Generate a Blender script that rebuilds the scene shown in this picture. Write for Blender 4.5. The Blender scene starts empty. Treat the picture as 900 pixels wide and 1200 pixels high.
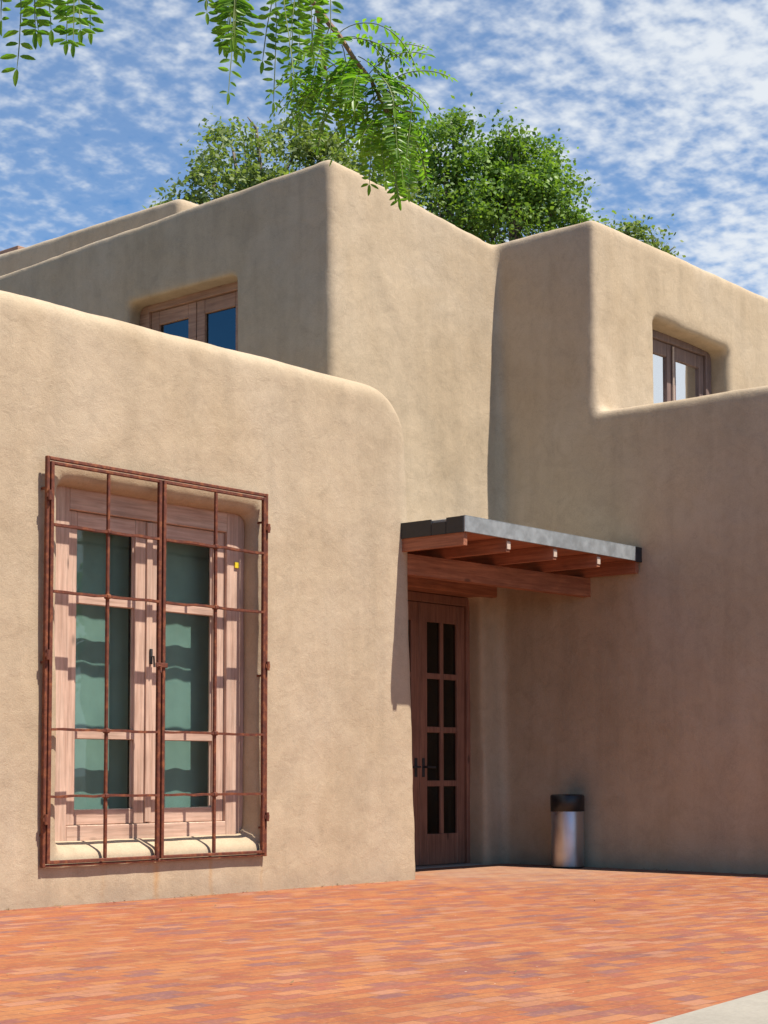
import bpy, bmesh, math, random
import numpy as np
from mathutils import Vector, Matrix
random.seed(7); np.random.seed(7)
rad = math.radians
scene = bpy.context.scene
col = scene.collection

# ------------------------------------------------------------------ camera
CAM_H = 0.8; YAW = 40.6; PITCH = 3.5; FPX = 2011.0; ROW0 = 782.0
cam_data = bpy.data.cameras.new('camera')
cam = bpy.data.objects.new('camera', cam_data); col.objects.link(cam)
cam.location = (0, 0, CAM_H)
cam.rotation_euler = (rad(90 + PITCH), 0, rad(YAW - 90))
cam_data.sensor_fit = 'HORIZONTAL'; cam_data.sensor_width = 36
cam_data.lens = 36 * FPX / 900
cam_data.shift_y = (ROW0 - 600) / 900
cam_data.clip_start = 0.05; cam_data.clip_end = 2000
scene.camera = cam

# ------------------------------------------------------------------ sky, sun, exposure
SUN = Vector((0.22, -1.0, 2.1)).normalized()
elev = math.asin(SUN.z); rot = math.atan2(SUN.x, SUN.y)
world = bpy.data.worlds.new("World"); scene.world = world; world.use_nodes = True
nt = world.node_tree; nt.nodes.clear()
def WN(t, **k):
    n = nt.nodes.new(t)
    for a, b in k.items(): setattr(n, a, b)
    return n
L = nt.links.new
sky = WN('ShaderNodeTexSky', sky_type='NISHITA', sun_disc=False, sun_elevation=elev, sun_rotation=rot,
         altitude=2100, air_density=1.0, dust_density=0.3, ozone_density=2.0)
tc = WN('ShaderNodeTexCoord')
sep = WN('ShaderNodeSeparateXYZ'); L(tc.outputs['Generated'], sep.inputs[0])
den = WN('ShaderNodeMath', operation='MAXIMUM'); L(sep.outputs['Z'], den.inputs[0]); den.inputs[1].default_value = 0.02
den2 = WN('ShaderNodeMath', operation='ADD'); L(den.outputs[0], den2.inputs[0]); den2.inputs[1].default_value = 0.22
cmb = WN('ShaderNodeCombineXYZ')
for i, ax in enumerate('XY'):
    d = WN('ShaderNodeMath', operation='DIVIDE'); L(sep.outputs[ax], d.inputs[0]); L(den2.outputs[0], d.inputs[1]); L(d.outputs[0], cmb.inputs[i])
n1 = WN('ShaderNodeTexNoise'); n1.inputs['Scale'].default_value = 36; n1.inputs['Detail'].default_value = 3; n1.inputs['Roughness'].default_value = 0.5; n1.inputs['Distortion'].default_value = 0.0
n2 = WN('ShaderNodeTexNoise'); n2.inputs['Scale'].default_value = 3.6; n2.inputs['Detail'].default_value = 3
L(cmb.outputs[0], n1.inputs['Vector']); L(cmb.outputs[0], n2.inputs['Vector'])
# the cloud deck is denser towards +X (right of the picture)
dot = WN('ShaderNodeVectorMath', operation='DOT_PRODUCT'); L(tc.outputs['Generated'], dot.inputs[0]); dot.inputs[1].default_value = (0.651, -0.759, -0.45)
s1 = WN('ShaderNodeMath', operation='MULTIPLY_ADD'); L(n2.outputs[0], s1.inputs[0]); s1.inputs[1].default_value = 0.65; s1.inputs[2].default_value = -0.20
s2 = WN('ShaderNodeMath', operation='MULTIPLY_ADD'); L(dot.outputs['Value'], s2.inputs[0]); s2.inputs[1].default_value = 0.62; L(s1.outputs[0], s2.inputs[2])
fw = WN('ShaderNodeVectorMath', operation='DOT_PRODUCT'); L(tc.outputs['Generated'], fw.inputs[0]); fw.inputs[1].default_value = (0.954, 0.30, 0.0)
fm = WN('ShaderNodeMapRange'); L(fw.outputs['Value'], fm.inputs[0])          # the cloud field lies to the north-east, the rest of the sky is clear
for i_, v_ in ((1, 0.20), (2, 0.72), (3, -0.42), (4, 0.0)): fm.inputs[i_].default_value = v_
s25 = WN('ShaderNodeMath', operation='ADD'); L(s2.outputs[0], s25.inputs[0]); L(fm.outputs[0], s25.inputs[1])
n3 = WN('ShaderNodeTexNoise'); n3.inputs['Scale'].default_value = 84; n3.inputs['Detail'].default_value = 2; L(cmb.outputs[0], n3.inputs['Vector'])
n13 = WN('ShaderNodeMath', operation='MULTIPLY_ADD'); L(n3.outputs[0], n13.inputs[0]); n13.inputs[1].default_value = 0.26
n1s = WN('ShaderNodeMath', operation='MULTIPLY_ADD'); L(n1.outputs[0], n1s.inputs[0]); n1s.inputs[1].default_value = 0.80; n1s.inputs[2].default_value = -0.02
L(n1s.outputs[0], n13.inputs[2])
s3 = WN('ShaderNodeMath', operation='ADD'); L(n13.outputs[0], s3.inputs[0]); L(s25.outputs[0], s3.inputs[1])
ramp = WN('ShaderNodeValToRGB'); L(s3.outputs[0], ramp.inputs[0])
ramp.color_ramp.interpolation = 'EASE'
ramp.color_ramp.elements[0].position = 0.08; ramp.color_ramp.elements[0].color = (0.0,)*3 + (1,); e_ = ramp.color_ramp.elements.new(0.38); e_.color = (0.16,)*3 + (1,)
ramp.color_ramp.elements[2].position = 0.86; ramp.color_ramp.elements[2].color = (0.93,)*3 + (1,)
tint = WN('ShaderNodeMix', data_type='RGBA', blend_type='MULTIPLY'); tint.inputs[0].default_value = 1
L(sky.outputs[0], tint.inputs[6]); tint.inputs[7].default_value = (0.54, 1.16, 1.52, 1)
mx = WN('ShaderNodeMix', data_type='RGBA'); L(ramp.outputs[0], mx.inputs[0]); L(tint.outputs[2], mx.inputs[6]); mx.inputs[7].default_value = (8.1, 8.5, 8.9, 1)
bg = WN('ShaderNodeBackground'); bg.inputs[1].default_value = 0.070; L(mx.outputs[2], bg.inputs[0])
wo = WN('ShaderNodeOutputWorld'); L(bg.outputs[0], wo.inputs[0])

sl = bpy.data.lights.new('sun', 'SUN'); sl.energy = 5.0; sl.angle = rad(0.5); sl.color = (1.0, 0.945, 0.845)
so = bpy.data.objects.new('sun', sl); col.objects.link(so); so.location = (0, -10, 30)
so.rotation_euler = SUN.to_track_quat('Z', 'Y').to_euler()

scene.view_settings.view_transform = 'Standard'; scene.view_settings.look = 'None'
scene.view_settings.exposure = 0.58; scene.view_settings.gamma = 1; scene.view_settings.use_curve_mapping = False
scene.render.engine = 'CYCLES'
scene.cycles.max_bounces = 8; scene.cycles.diffuse_bounces = 2; scene.cycles.transparent_max_bounces = 16

# ------------------------------------------------------------------ helpers
_F = Vector((math.cos(rad(YAW))*math.cos(rad(PITCH)), math.sin(rad(YAW))*math.cos(rad(PITCH)), math.sin(rad(PITCH))))
_R = Vector((math.sin(rad(YAW)), -math.cos(rad(YAW)), 0)); _U = _R.cross(_F)
def at(px, py, depth):
    """point of the place seen at a pixel of the 900x1200 photograph, a given number of metres away"""
    return Vector((0, 0, CAM_H)) + depth*(_F + _R*((px-450)/FPX) + _U*((ROW0-py)/FPX))

def tag(o, label=None, cat=None, group=None, kind=None):
    if label: o['label'] = label
    if cat: o['category'] = cat
    if group: o['group'] = group
    if kind: o['kind'] = kind
    return o
ORIGIN = {}
def thing(name, loc, label, cat, group=None):
    o = bpy.data.objects.new(name, None); col.objects.link(o); o.location = loc
    o.empty_display_size = 0.2
    ORIGIN[o] = Vector(loc)
    return tag(o, label, cat, group)
def link(name, me, mat, parent=None, smooth=False):
    org = ORIGIN.get(parent, Vector((0, 0, 0)))
    if org.length: me.transform(Matrix.Translation(-org))
    o = bpy.data.objects.new(name, me); col.objects.link(o)
    for m in (mat if isinstance(mat, (list, tuple)) else [mat]): me.materials.append(m)
    if parent: o.parent = parent; ORIGIN[o] = org
    if smooth:
        for p in me.polygons: p.use_smooth = True
    return o
class MB:
    """collects shapes (world coordinates) and links them as one mesh object"""
    def __init__(s): s.bm = bmesh.new()
    def box(s, a, b, bev=0.0, seg=2, jit=0.0, mi=0):
        r = bmesh.ops.create_cube(s.bm, size=1.0)
        vs = r['verts']
        for v in vs:
            v.co = Vector([(a[i]+b[i])/2 + v.co[i]*(b[i]-a[i]) + (random.uniform(-jit, jit) if jit else 0) for i in range(3)])
        fs = {f for v in vs for f in v.link_faces}
        for f in fs: f.material_index = mi
        if bev:
            es = list({e for v in vs for e in v.link_edges})
            bmesh.ops.bevel(s.bm, geom=es, offset=bev, segments=seg, affect='EDGES', profile=0.5)
        return s
    def hexa(s, pts, mi=0):
        """8 points: bottom ring of 4 then top ring of 4"""
        v = [s.bm.verts.new(p) for p in pts]
        for f in ((3,2,1,0),(4,5,6,7),(0,1,5,4),(1,2,6,5),(2,3,7,6),(3,0,4,7)):
            s.bm.faces.new([v[i] for i in f]).material_index = mi
        return s
    def tube(s, pts, rads, n=8, cap=True):
        pts = [Vector(p) for p in pts]
        if not isinstance(rads, (list, tuple)): rads = [rads]*len(pts)
        rings = []
        for i, p in enumerate(pts):
            d = (pts[min(i+1, len(pts)-1)] - pts[max(i-1, 0)]).normalized()
            a = d.cross(Vector((0, 0, 1)))
            if a.length < 1e-3: a = d.cross(Vector((0, 1, 0)))
            a.normalize(); b = d.cross(a)
            rings.append([s.bm.verts.new(p + (a*math.cos(2*math.pi*k/n) + b*math.sin(2*math.pi*k/n))*rads[i]) for k in range(n)])
        for r0, r1 in zip(rings, rings[1:]):
            for k in range(n): s.bm.faces.new((r0[k], r0[(k+1) % n], r1[(k+1) % n], r1[k]))
        if cap: s.bm.faces.new(rings[0][::-1]); s.bm.faces.new(rings[-1])
        return s
    def lathe(s, c, prof, n=40):
        rings = [[s.bm.verts.new((c[0]+r*math.cos(2*math.pi*k/n), c[1]+r*math.sin(2*math.pi*k/n), c[2]+z)) for k in range(n)] for r, z in prof]
        for r0, r1 in zip(rings, rings[1:]):
            for k in range(n): s.bm.faces.new((r0[k], r0[(k+1) % n], r1[(k+1) % n], r1[k]))
        return s
    def poly(s, pts):
        s.bm.faces.new([s.bm.verts.new(p) for p in pts]); return s
    def build(s, name, mat, parent=None, smooth=False):
        bmesh.ops.recalc_face_normals(s.bm, faces=s.bm.faces)
        me = bpy.data.meshes.new(name); s.bm.to_mesh(me); s.bm.free()
        return link(name, me, mat, parent, smooth)

# ------------------------------------------------------------------ materials
def newmat(name):
    m = bpy.data.materials.new(name); m.use_nodes = True
    t = m.node_tree; p = t.nodes['Principled BSDF']
    return m, t, p
def node(t, typ, ins=None, **k):
    n = t.nodes.new(typ)
    for a, b in k.items(): setattr(n, a, b)
    for a, b in (ins or {}).items():
        if isinstance(b, bpy.types.NodeSocket): t.links.new(b, n.inputs[a])
        else: n.inputs[a].default_value = b
    return n
def ramp_of(t, src, stops, interp='LINEAR'):
    r = node(t, 'ShaderNodeValToRGB', {0: src}); r.color_ramp.interpolation = interp
    while len(r.color_ramp.elements) < len(stops): r.color_ramp.elements.new(0.5)
    for e, (p, c) in zip(r.color_ramp.elements, stops):
        e.position = p; e.color = (c, c, c, 1) if isinstance(c, (int, float)) else tuple(c) + (1,)
    return r
def mixc(t, fac, a, b, mode='MIX'):
    n = node(t, 'ShaderNodeMix', data_type='RGBA', blend_type=mode)
    for i, v in ((0, fac), (6, a), (7, b)):
        if isinstance(v, bpy.types.NodeSocket): t.links.new(v, n.inputs[i])
        else: n.inputs[i].default_value = v if isinstance(v, (int, float)) else tuple(v) + (1,) if len(v) == 3 else v
    return n.outputs[2]
def geo(t): return node(t, 'ShaderNodeNewGeometry').outputs['Position']
def mapped(t, v, scale=(1, 1, 1), loc=(0, 0, 0), rotv=(0, 0, 0)):
    return node(t, 'ShaderNodeMapping', {'Vector': v, 'Scale': scale, 'Location': loc, 'Rotation': rotv}).outputs[0]
def noise(t, v, scale, detail=4, rough=0.55, dist=0.0):
    return node(t, 'ShaderNodeTexNoise', {'Vector': v, 'Scale': scale, 'Detail': detail, 'Roughness': rough, 'Distortion': dist}).outputs[0]
def bump(t, p, h, strength, dist, prev=None):
    b = node(t, 'ShaderNodeBump', {'Height': h, 'Strength': strength, 'Distance': dist})
    if prev is not None: t.links.new(prev, b.inputs['Normal'])
    t.links.new(b.outputs[0], p.inputs['Normal']); return b.outputs[0]

def mat_adobe():
    m, t, p = newmat('adobe stucco'); P = geo(t)
    big = ramp_of(t, noise(t, mapped(t, P, (1, 1, 0.8)), 1.1, 4, 0.6, 0.4), [(0.32, (0.458, 0.346, 0.228)), (0.52, (0.492, 0.380, 0.260)), (0.72, (0.515, 0.407, 0.290))]).outputs[0]
    mid = ramp_of(t, noise(t, P, 5.5, 6, 0.65, 0.8), [(0.3, 0.91), (0.5, 1.0), (0.72, 1.05)]).outputs[0]
    c = mixc(t, 1.0, big, mid, 'MULTIPLY')
    streak = ramp_of(t, noise(t, mapped(t, P, (1, 1, 0.10)), 4.2, 5, 0.6), [(0.40, 0.90), (0.55, 1.0)]).outputs[0]
    c = mixc(t, 0.75, c, streak, 'MULTIPLY')
    crack = ramp_of(t, noise(t, mapped(t, P, (1, 1, 1), (3, 1, 7)), 2.3, 9, 0.72, 1.2), [(0.491, 1.0), (0.5, 0.82), (0.508, 1.0)]).outputs[0]
    c = mixc(t, 0.7, c, crack, 'MULTIPLY')
    fine = ramp_of(t, noise(t, P, 95, 3, 0.7), [(0.3, 0.88), (0.55, 1.0), (0.75, 1.07)]).outputs[0]
    c = mixc(t, 0.8, c, fine, 'MULTIPLY')
    # rust runs below the window grille and soiled foot of the wall
    s = node(t, 'ShaderNodeSeparateXYZ', {0: P})
    wob = node(t, 'ShaderNodeMath', {0: noise(t, mapped(t, P, (3, 3, 6)), 3, 2), 1: 0.05}, operation='MULTIPLY').outputs[0]
    xw = node(t, 'ShaderNodeMath', {0: s.outputs['X'], 1: wob}, operation='ADD').outputs[0]
    acc = None
    for cx, w, k in ((7.385, 0.035, 1.0), (7.86, 0.025, 0.75), (8.33, 0.02, 0.4), (6.95, 0.03, 0.3)):
        d = node(t, 'ShaderNodeMath', {0: xw, 1: cx}, operation='SUBTRACT').outputs[0]
        d = node(t, 'ShaderNodeMath', {0: d}, operation='ABSOLUTE').outputs[0]
        r = node(t, 'ShaderNodeMapRange', {'Value': d, 'From Min': 0.0, 'From Max': w, 'To Min': k, 'To Max': 0.0}).outputs[0]
        acc = r if acc is None else node(t, 'ShaderNodeMath', {0: acc, 1: r}, operation='MAXIMUM').outputs[0]
    low = node(t, 'ShaderNodeMapRange', {'Value': s.outputs['Z'], 'From Min': 0.20, 'From Max': 0.26, 'To Min': 1.0, 'To Max': 0.0}).outputs[0]
    fr = node(t, 'ShaderNodeMath', {0: s.outputs['Y'], 1: 8.5}, operation='LESS_THAN').outputs[0]
    a = node(t, 'ShaderNodeMath', {0: acc, 1: low}, operation='MULTIPLY').outputs[0]
    a = node(t, 'ShaderNodeMath', {0: a, 1: fr}, operation='MULTIPLY').outputs[0]
    a = node(t, 'ShaderNodeMath', {0: a, 1: 0.5}, operation='MULTIPLY').outputs[0]
    c = mixc(t, a, c, (0.45, 0.22, 0.06))
    zn = node(t, 'ShaderNodeMath', {0: noise(t, P, 3.0, 5), 1: -0.35, 2: 0.12}, operation='MULTIPLY_ADD').outputs[0]
    zz = node(t, 'ShaderNodeMath', {0: s.outputs['Z'], 1: zn}, operation='ADD').outputs[0]
    foot = node(t, 'ShaderNodeMapRange', {'Value': zz, 'From Min': -0.03, 'From Max': 0.08, 'To Min': 0.4, 'To Max': 0.0}).outputs[0]
    c = mixc(t, foot, c, (0.33, 0.26, 0.19))
    t.links.new(c, p.inputs['Base Color']); p.inputs['Roughness'].default_value = 0.93; p.inputs['Specular IOR Level'].default_value = 0.15
    h1 = noise(t, P, 9, 6, 0.6, 0.5); h2 = noise(t, P, 130, 3, 0.7)
    b = bump(t, p, h1, 0.22, 0.03); bump(t, p, h2, 0.45, 0.004, b)
    return m
def mat_wood(name, c0, c1, axis=2, rough=0.7):
    m, t, p = newmat(name); P = geo(t)
    sc = [26, 26, 26]; sc[axis] = 1.3
    g = noise(t, mapped(t, P, tuple(sc)), 1.6, 6, 0.65, 0.3)
    c = ramp_of(t, g, [(0.3, c0), (0.68, c1)]).outputs[0]
    bl = ramp_of(t, noise(t, P, 3.5, 4), [(0.3, 0.78), (0.7, 1.14)]).outputs[0]
    c = mixc(t, 0.8, c, bl, 'MULTIPLY')
    sk = [5.0, 5.0, 5.0]; sk[axis] = 2.2
    vo = node(t, 'ShaderNodeTexVoronoi', {'Vector': mapped(t, P, tuple(sk)), 'Scale': 1.0}).outputs['Distance']
    c = mixc(t, 1.0, c, ramp_of(t, vo, [(0.05, 0.45), (0.11, 1.0)]).outputs[0], 'MULTIPLY')
    wx = ramp_of(t, noise(t, mapped(t, P, tuple(x*0.4 for x in sc), (2, 5, 1)), 5, 5, 0.7), [(0.42, 0.68), (0.52, 1.0)]).outputs[0]
    c = mixc(t, 0.5, c, wx, 'MULTIPLY')
    t.links.new(c, p.inputs['Base Color']); p.inputs['Roughness'].default_value = rough
    bump(t, p, g, 0.3, 0.004); return m
def mat_plain(name, c, rough=0.6, metal=0.0, nscale=20, var=0.15, bmp=0.1, c2=None):
    m, t, p = newmat(name); P = geo(t)
    n = noise(t, P, nscale, 5, 0.6)
    a = tuple(x*(1-var) for x in c); b = c2 or tuple(min(1, x*(1+var)) for x in c)
    t.links.new(ramp_of(t, n, [(0.35, a), (0.65, b)]).outputs[0], p.inputs['Base Color'])
    t.links.new(ramp_of(t, n, [(0.3, rough*0.85), (0.7, min(1, rough*1.15))]).outputs[0], p.inputs['Roughness'])
    p.inputs['Metallic'].default_value = metal
    if bmp: bump(t, p, n, bmp, 0.004)
    return m
def mat_glass(name, tint, refl=1.0):
    m = bpy.data.materials.new(name); m.use_nodes = True; t = m.node_tree; t.nodes.clear()
    tr = node(t, 'ShaderNodeBsdfTransparent', {'Color': tint + (1,)})
    gl = node(t, 'ShaderNodeBsdfGlossy', {'Color': (1, 1, 1, 1), 'Roughness': 0.015})
    nb = node(t, 'ShaderNodeBump', {'Height': noise(t, geo(t), 2.2, 1), 'Strength': 0.06, 'Distance': 0.05}); t.links.new(nb.outputs[0], gl.inputs['Normal'])
    lw = node(t, 'ShaderNodeLayerWeight', {'Blend': 0.5})        # same reflectance from both faces of the pane
    f5 = node(t, 'ShaderNodeMath', {0: lw.outputs['Facing'], 1: 5.0}, operation='POWER')
    f = node(t, 'ShaderNodeMath', {0: f5.outputs[0], 1: 0.9, 2: 0.03*refl}, operation='MULTIPLY_ADD')
    f.use_clamp = True
    mxs = node(t, 'ShaderNodeMixShader', {0: f.outputs[0], 1: tr.outputs[0], 2: gl.outputs[0]})
    node(t, 'ShaderNodeOutputMaterial', {0: mxs.outputs[0]}); return m
def mat_leaf(name, c0, c1, trans, rough=0.45, scale=6.0):
    m, t, p = newmat(name); P = geo(t)
    ri = node(t, 'ShaderNodeNewGeometry').outputs['Random Per Island']
    c = ramp_of(t, ri, [(0.0, c0), (1.0, c1)]).outputs[0]
    c = mixc(t, 0.7, c, ramp_of(t, noise(t, P, scale, 3), [(0.3, 0.75), (0.7, 1.2)]).outputs[0], 'MULTIPLY')
    t.links.new(c, p.inputs['Base Color']); p.inputs['Roughness'].default_value = rough; p.inputs['Specular IOR Level'].default_value = 0.35
    tl = node(t, 'ShaderNodeBsdfTranslucent'); t.links.new(mixc(t, 1.0, c, (1.5, 1.7, 0.5), 'MULTIPLY'), tl.inputs[0])
    ms = node(t, 'ShaderNodeMixShader', {0: trans, 1: p.outputs[0], 2: tl.outputs[0]})
    t.links.new(ms.outputs[0], t.nodes['Material Output'].inputs[0]); return m
def mat_brick():
    m, t, p = newmat('brick pavers'); P = geo(t)
    V = mapped(t, P, (1, 1, 1), (0.03, 0.02, 0), (0, 0, rad(0.8)))
    br = node(t, 'ShaderNodeTexBrick', {'Vector': V, 'Color1': (0, 0, 0, 1), 'Color2': (1, 1, 1, 1), 'Mortar': (0.5, 0.5, 0.5, 1), 'Scale': 1.0, 'Mortar Size': 0.0035, 'Mortar Smooth': 0.3, 'Brick Width': 0.165, 'Row Height': 0.083})
    val = br.outputs['Color']; mort = br.outputs['Fac']
    c = ramp_of(t, val, [(0.0, (0.22, 0.098, 0.085)), (0.14, (0.275, 0.098, 0.068)), (0.3, (0.305, 0.097, 0.048)), (0.55, (0.34, 0.118, 0.050)), (0.8, (0.36, 0.146, 0.062)), (1.0, (0.365, 0.165, 0.10))]).outputs[0]
    pat = ramp_of(t, noise(t, mapped(t, P, (1, 1.0, 1)), 1.5, 4, 0.6, 0.5), [(0.35, (0.80, 0.79, 0.86)), (0.52, (1, 1, 1)), (0.72, (1.12, 1.08, 0.98))]).outputs[0]
    c = mixc(t, 0.8, c, pat, 'MULTIPLY')
    blot = ramp_of(t, noise(t, P, 9, 5, 0.65, 0.4), [(0.60, 0.0), (0.72, 0.55)]).outputs[0]
    c = mixc(t, blot, c, (0.20, 0.088, 0.075))
    pale = ramp_of(t, noise(t, mapped(t, P, (1, 1, 1), (5, 2, 0)), 14, 5, 0.7), [(0.58, 0.0), (0.74, 0.5)]).outputs[0]
    c = mixc(t, pale, c, (0.37, 0.21, 0.13))
    sp = ramp_of(t, noise(t, P, 48, 5, 0.75), [(0.3, 0.74), (0.7, 1.22)]).outputs[0]
    c = mixc(t, ramp_of(t, noise(t, mapped(t, P, (1, 1, 1), (9, 4, 0)), 17, 4, 0.7), [(0.52, 0.0), (0.68, 0.6)]).outputs[0], c, (0.40, 0.175, 0.062))
    c = mixc(t, 0.7, c, sp, 'MULTIPLY')
    chips = ramp_of(t, noise(t, P, 33, 2, 0.5), [(0.755, 0.0), (0.775, 0.75)]).outputs[0]
    c = mixc(t, chips, c, (0.75, 0.62, 0.52))
    # paler colour towards the door end of the patio
    s = node(t, 'ShaderNodeSeparateXYZ', {0: P})
    d = node(t, 'ShaderNodeMapRange', {'Value': s.outputs['Y'], 'From Min': 6.3, 'From Max': 8.0}).outputs[0]
    d2 = node(t, 'ShaderNodeMapRange', {'Value': s.outputs['X'], 'From Min': 9.3, 'From Max': 10.6}).outputs[0]
    d = node(t, 'ShaderNodeMath', {0: d, 1: d2}, operation='MULTIPLY').outputs[0]
    nn = ramp_of(t, noise(t, P, 2.6, 6, 0.6), [(0.3, 0.2), (0.6, 0.7)]).outputs[0]
    d = node(t, 'ShaderNodeMath', {0: d, 1: nn}, operation='MULTIPLY').outputs[0]
    c = mixc(t, d, c, (0.37, 0.24, 0.16))
    c = mixc(t, mort, c, (0.22, 0.10, 0.062))
    t.links.new(c, p.inputs['Base Color']); p.inputs['Roughness'].default_value = 0.85; p.inputs['Specular IOR Level'].default_value = 0.2
    inv = node(t, 'ShaderNodeMath', {0: 1.0, 1: mort}, operation='SUBTRACT').outputs[0]
    h = node(t, 'ShaderNodeMath', {0: val, 1: 0.5, 2: inv}, operation='MULTIPLY_ADD').outputs[0]
    b = bump(t, p, h, 0.5, 0.004); bump(t, p, noise(t, P, 60, 4), 0.3, 0.003, b)
    return m
def mat_concrete(name, c):
    m, t, p = newmat(name); P = geo(t)
    a = ramp_of(t, noise(t, P, 1.8, 5, 0.6), [(0.3, tuple(x*0.85 for x in c)), (0.7, tuple(x*1.1 for x in c))]).outputs[0]
    a = mixc(t, 0.8, a, ramp_of(t, noise(t, P, 60, 4, 0.7), [(0.3, 0.85), (0.7, 1.1)]).outputs[0], 'MULTIPLY')
    t.links.new(a, p.inputs['Base Color']); p.inputs['Roughness'].default_value = 0.9
    bump(t, p, noise(t, P, 80, 4), 0.3, 0.003); return m
def mat_rust():
    m, t, p = newmat('rusty iron'); P = geo(t)
    n = noise(t, P, 22, 6, 0.7)
    c = ramp_of(t, n, [(0.3, (0.075, 0.022, 0.015)), (0.5, (0.15, 0.040, 0.020)), (0.70, (0.30, 0.10, 0.035))]).outputs[0]
    t.links.new(c, p.inputs['Base Color']); p.inputs['Roughness'].default_value = 0.7; p.inputs['Metallic'].default_value = 0.15
    bump(t, p, n, 0.4, 0.002); return m

M = dict(
    adobe=mat_adobe(),
    pink_v=mat_wood('weathered pink wood upright', (0.47, 0.285, 0.205), (0.68, 0.47, 0.355), 2, 0.8),
    pink_h=mat_wood('weathered pink wood level', (0.47, 0.285, 0.205), (0.68, 0.47, 0.355), 0, 0.8),
    up_y=mat_wood('brown window wood', (0.30, 0.155, 0.10), (0.46, 0.27, 0.18), 1, 0.7),
    mauve=mat_wood('mauve brown window wood', (0.16, 0.10, 0.085), (0.25, 0.165, 0.14), 2, 0.7),
    door=mat_wood('door wood', (0.19, 0.080, 0.050), (0.31, 0.145, 0.09), 2, 0.65),
    beam=mat_wood('red brown timber', (0.25, 0.085, 0.042), (0.45, 0.18, 0.09), 0, 0.7),
    rafter=mat_wood('red brown rafter timber', (0.25, 0.080, 0.040), (0.45, 0.17, 0.088), 1, 0.7),
    end=mat_plain('pale rod and sun-bright rafter end', (0.55, 0.42, 0.33), 0.8, nscale=60),  # sun glare on the rafter ends put into the colour; the rod shares it
    rust=mat_rust(),
    galv=mat_plain('galvanised flashing', (0.42, 0.45, 0.46), 0.40, 0.45, 9, 0.2, 0.1),
    black=mat_plain('dark flashing', (0.035, 0.035, 0.036), 0.6, 0.2, 20),
    deck=mat_plain('grey roof membrane', (0.30, 0.29, 0.27), 0.85),
    glassA=mat_glass('teal tinted glass', (0.72, 0.825, 0.80), 1.5),
    glassB=mat_glass('blue reflecting glass', (0.12, 0.26, 0.30), 4.5),
    glassC=mat_glass('reflecting glass', (0.45, 0.52, 0.52), 26),
    glassD=mat_glass('dark door glass', (0.4, 0.44, 0.44), 1.6),
    blind=mat_plain('pale window blind', (0.54, 0.56, 0.52), 0.9, nscale=5, var=0.08),
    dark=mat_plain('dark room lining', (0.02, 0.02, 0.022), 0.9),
    steel=mat_plain('brushed steel', (0.74, 0.74, 0.75), 0.50, 0.95, 12, 0.04, 0.0),
    plastic=mat_plain('black plastic', (0.012, 0.012, 0.013), 0.45),
    yellow=mat_plain('yellow tag', (0.80, 0.60, 0.03), 0.5),
    brick=mat_brick(),
    walk=mat_concrete('pale concrete', (0.31, 0.275, 0.225)),
    gravel=mat_concrete('dark roof gravel', (0.30, 0.24, 0.17)),
    earth=mat_concrete('dusty asphalt', (0.13, 0.105, 0.08)),
    bark=mat_plain('grey bark', (0.17, 0.135, 0.11), 0.9, nscale=14, var=0.3, bmp=0.5),
    twig=mat_plain('red brown twig bark', (0.26, 0.15, 0.095), 0.8, nscale=30, var=0.3),
    stalk=mat_plain('green leaf stalk', (0.16, 0.20, 0.05), 0.6),
    leafbg=mat_leaf('tree leaf', (0.115, 0.165, 0.05), (0.27, 0.32, 0.12), 0.35, 0.5, 1.2),
    leafbg2=mat_leaf('deep green tree leaf', (0.085, 0.160, 0.03), (0.23, 0.33, 0.07), 0.35, 0.5, 1.2),
    leaffg=mat_leaf('locust leaflet', (0.07, 0.17, 0.020), (0.19, 0.33, 0.045), 0.48, 0.33, 6.0),
)

M['steel'].node_tree.nodes['Principled BSDF'].inputs['Anisotropic'].default_value = 0.9
M['steel'].node_tree.nodes['Principled BSDF'].inputs['Anisotropic Rotation'].default_value = 0.25

# ------------------------------------------------------------------ ground
tag(MB().poly([(-300, -300, -0.012), (300, -300, -0.012), (300, 300, -0.012), (-300, 300, -0.012)]).build('ground', M['earth']), 'dark asphalt around the building and its patio', 'ground', kind='structure')
W0, W1 = (-6.0, 1.68), (30.0, 5.90)     # the slightly skewed edge between the patio and the concrete walk
tag(MB().poly([(W0[0], W0[1], 0), (W1[0], W1[1], 0), (30, 12, 0), (-6, 12, 0)]).build('patio', M['brick']), 'red brick paved patio in front of the adobe building', 'patio', kind='structure')
wk = MB()
wd = (Vector(W1) - Vector(W0)).normalized(); wn = Vector((wd.y, -wd.x))
k = 0.0; total = (Vector(W1)-Vector(W0)).length
while k < total:
    a = Vector(W0) + wd*(k+0.004); b = Vector(W0) + wd*(k+1.496)
    c = b + wn*2.4; d = a + wn*2.4
    wk.hexa([(a.x, a.y, -0.05), (d.x, d.y, -0.05), (c.x, c.y, -0.05), (b.x, b.y, -0.05), (a.x, a.y, 0.006), (d.x, d.y, 0.006), (c.x, c.y, 0.006), (b.x, b.y, 0.006)])
    k += 1.5
tag(wk.build('sidewalk', M['walk']), 'pale concrete sidewalk along the brick patio', 'sidewalk', kind='structure')

# ------------------------------------------------------------------ the adobe building
YA, YE, XD, YC, XB = 8.22, 9.11, 12.226, 8.10, 9.99
bld = thing('adobe_building', (9.9, 9.1, 0), 'two storey tan adobe building with rounded stucco corners, canopied door and grilled window', 'building')

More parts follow.
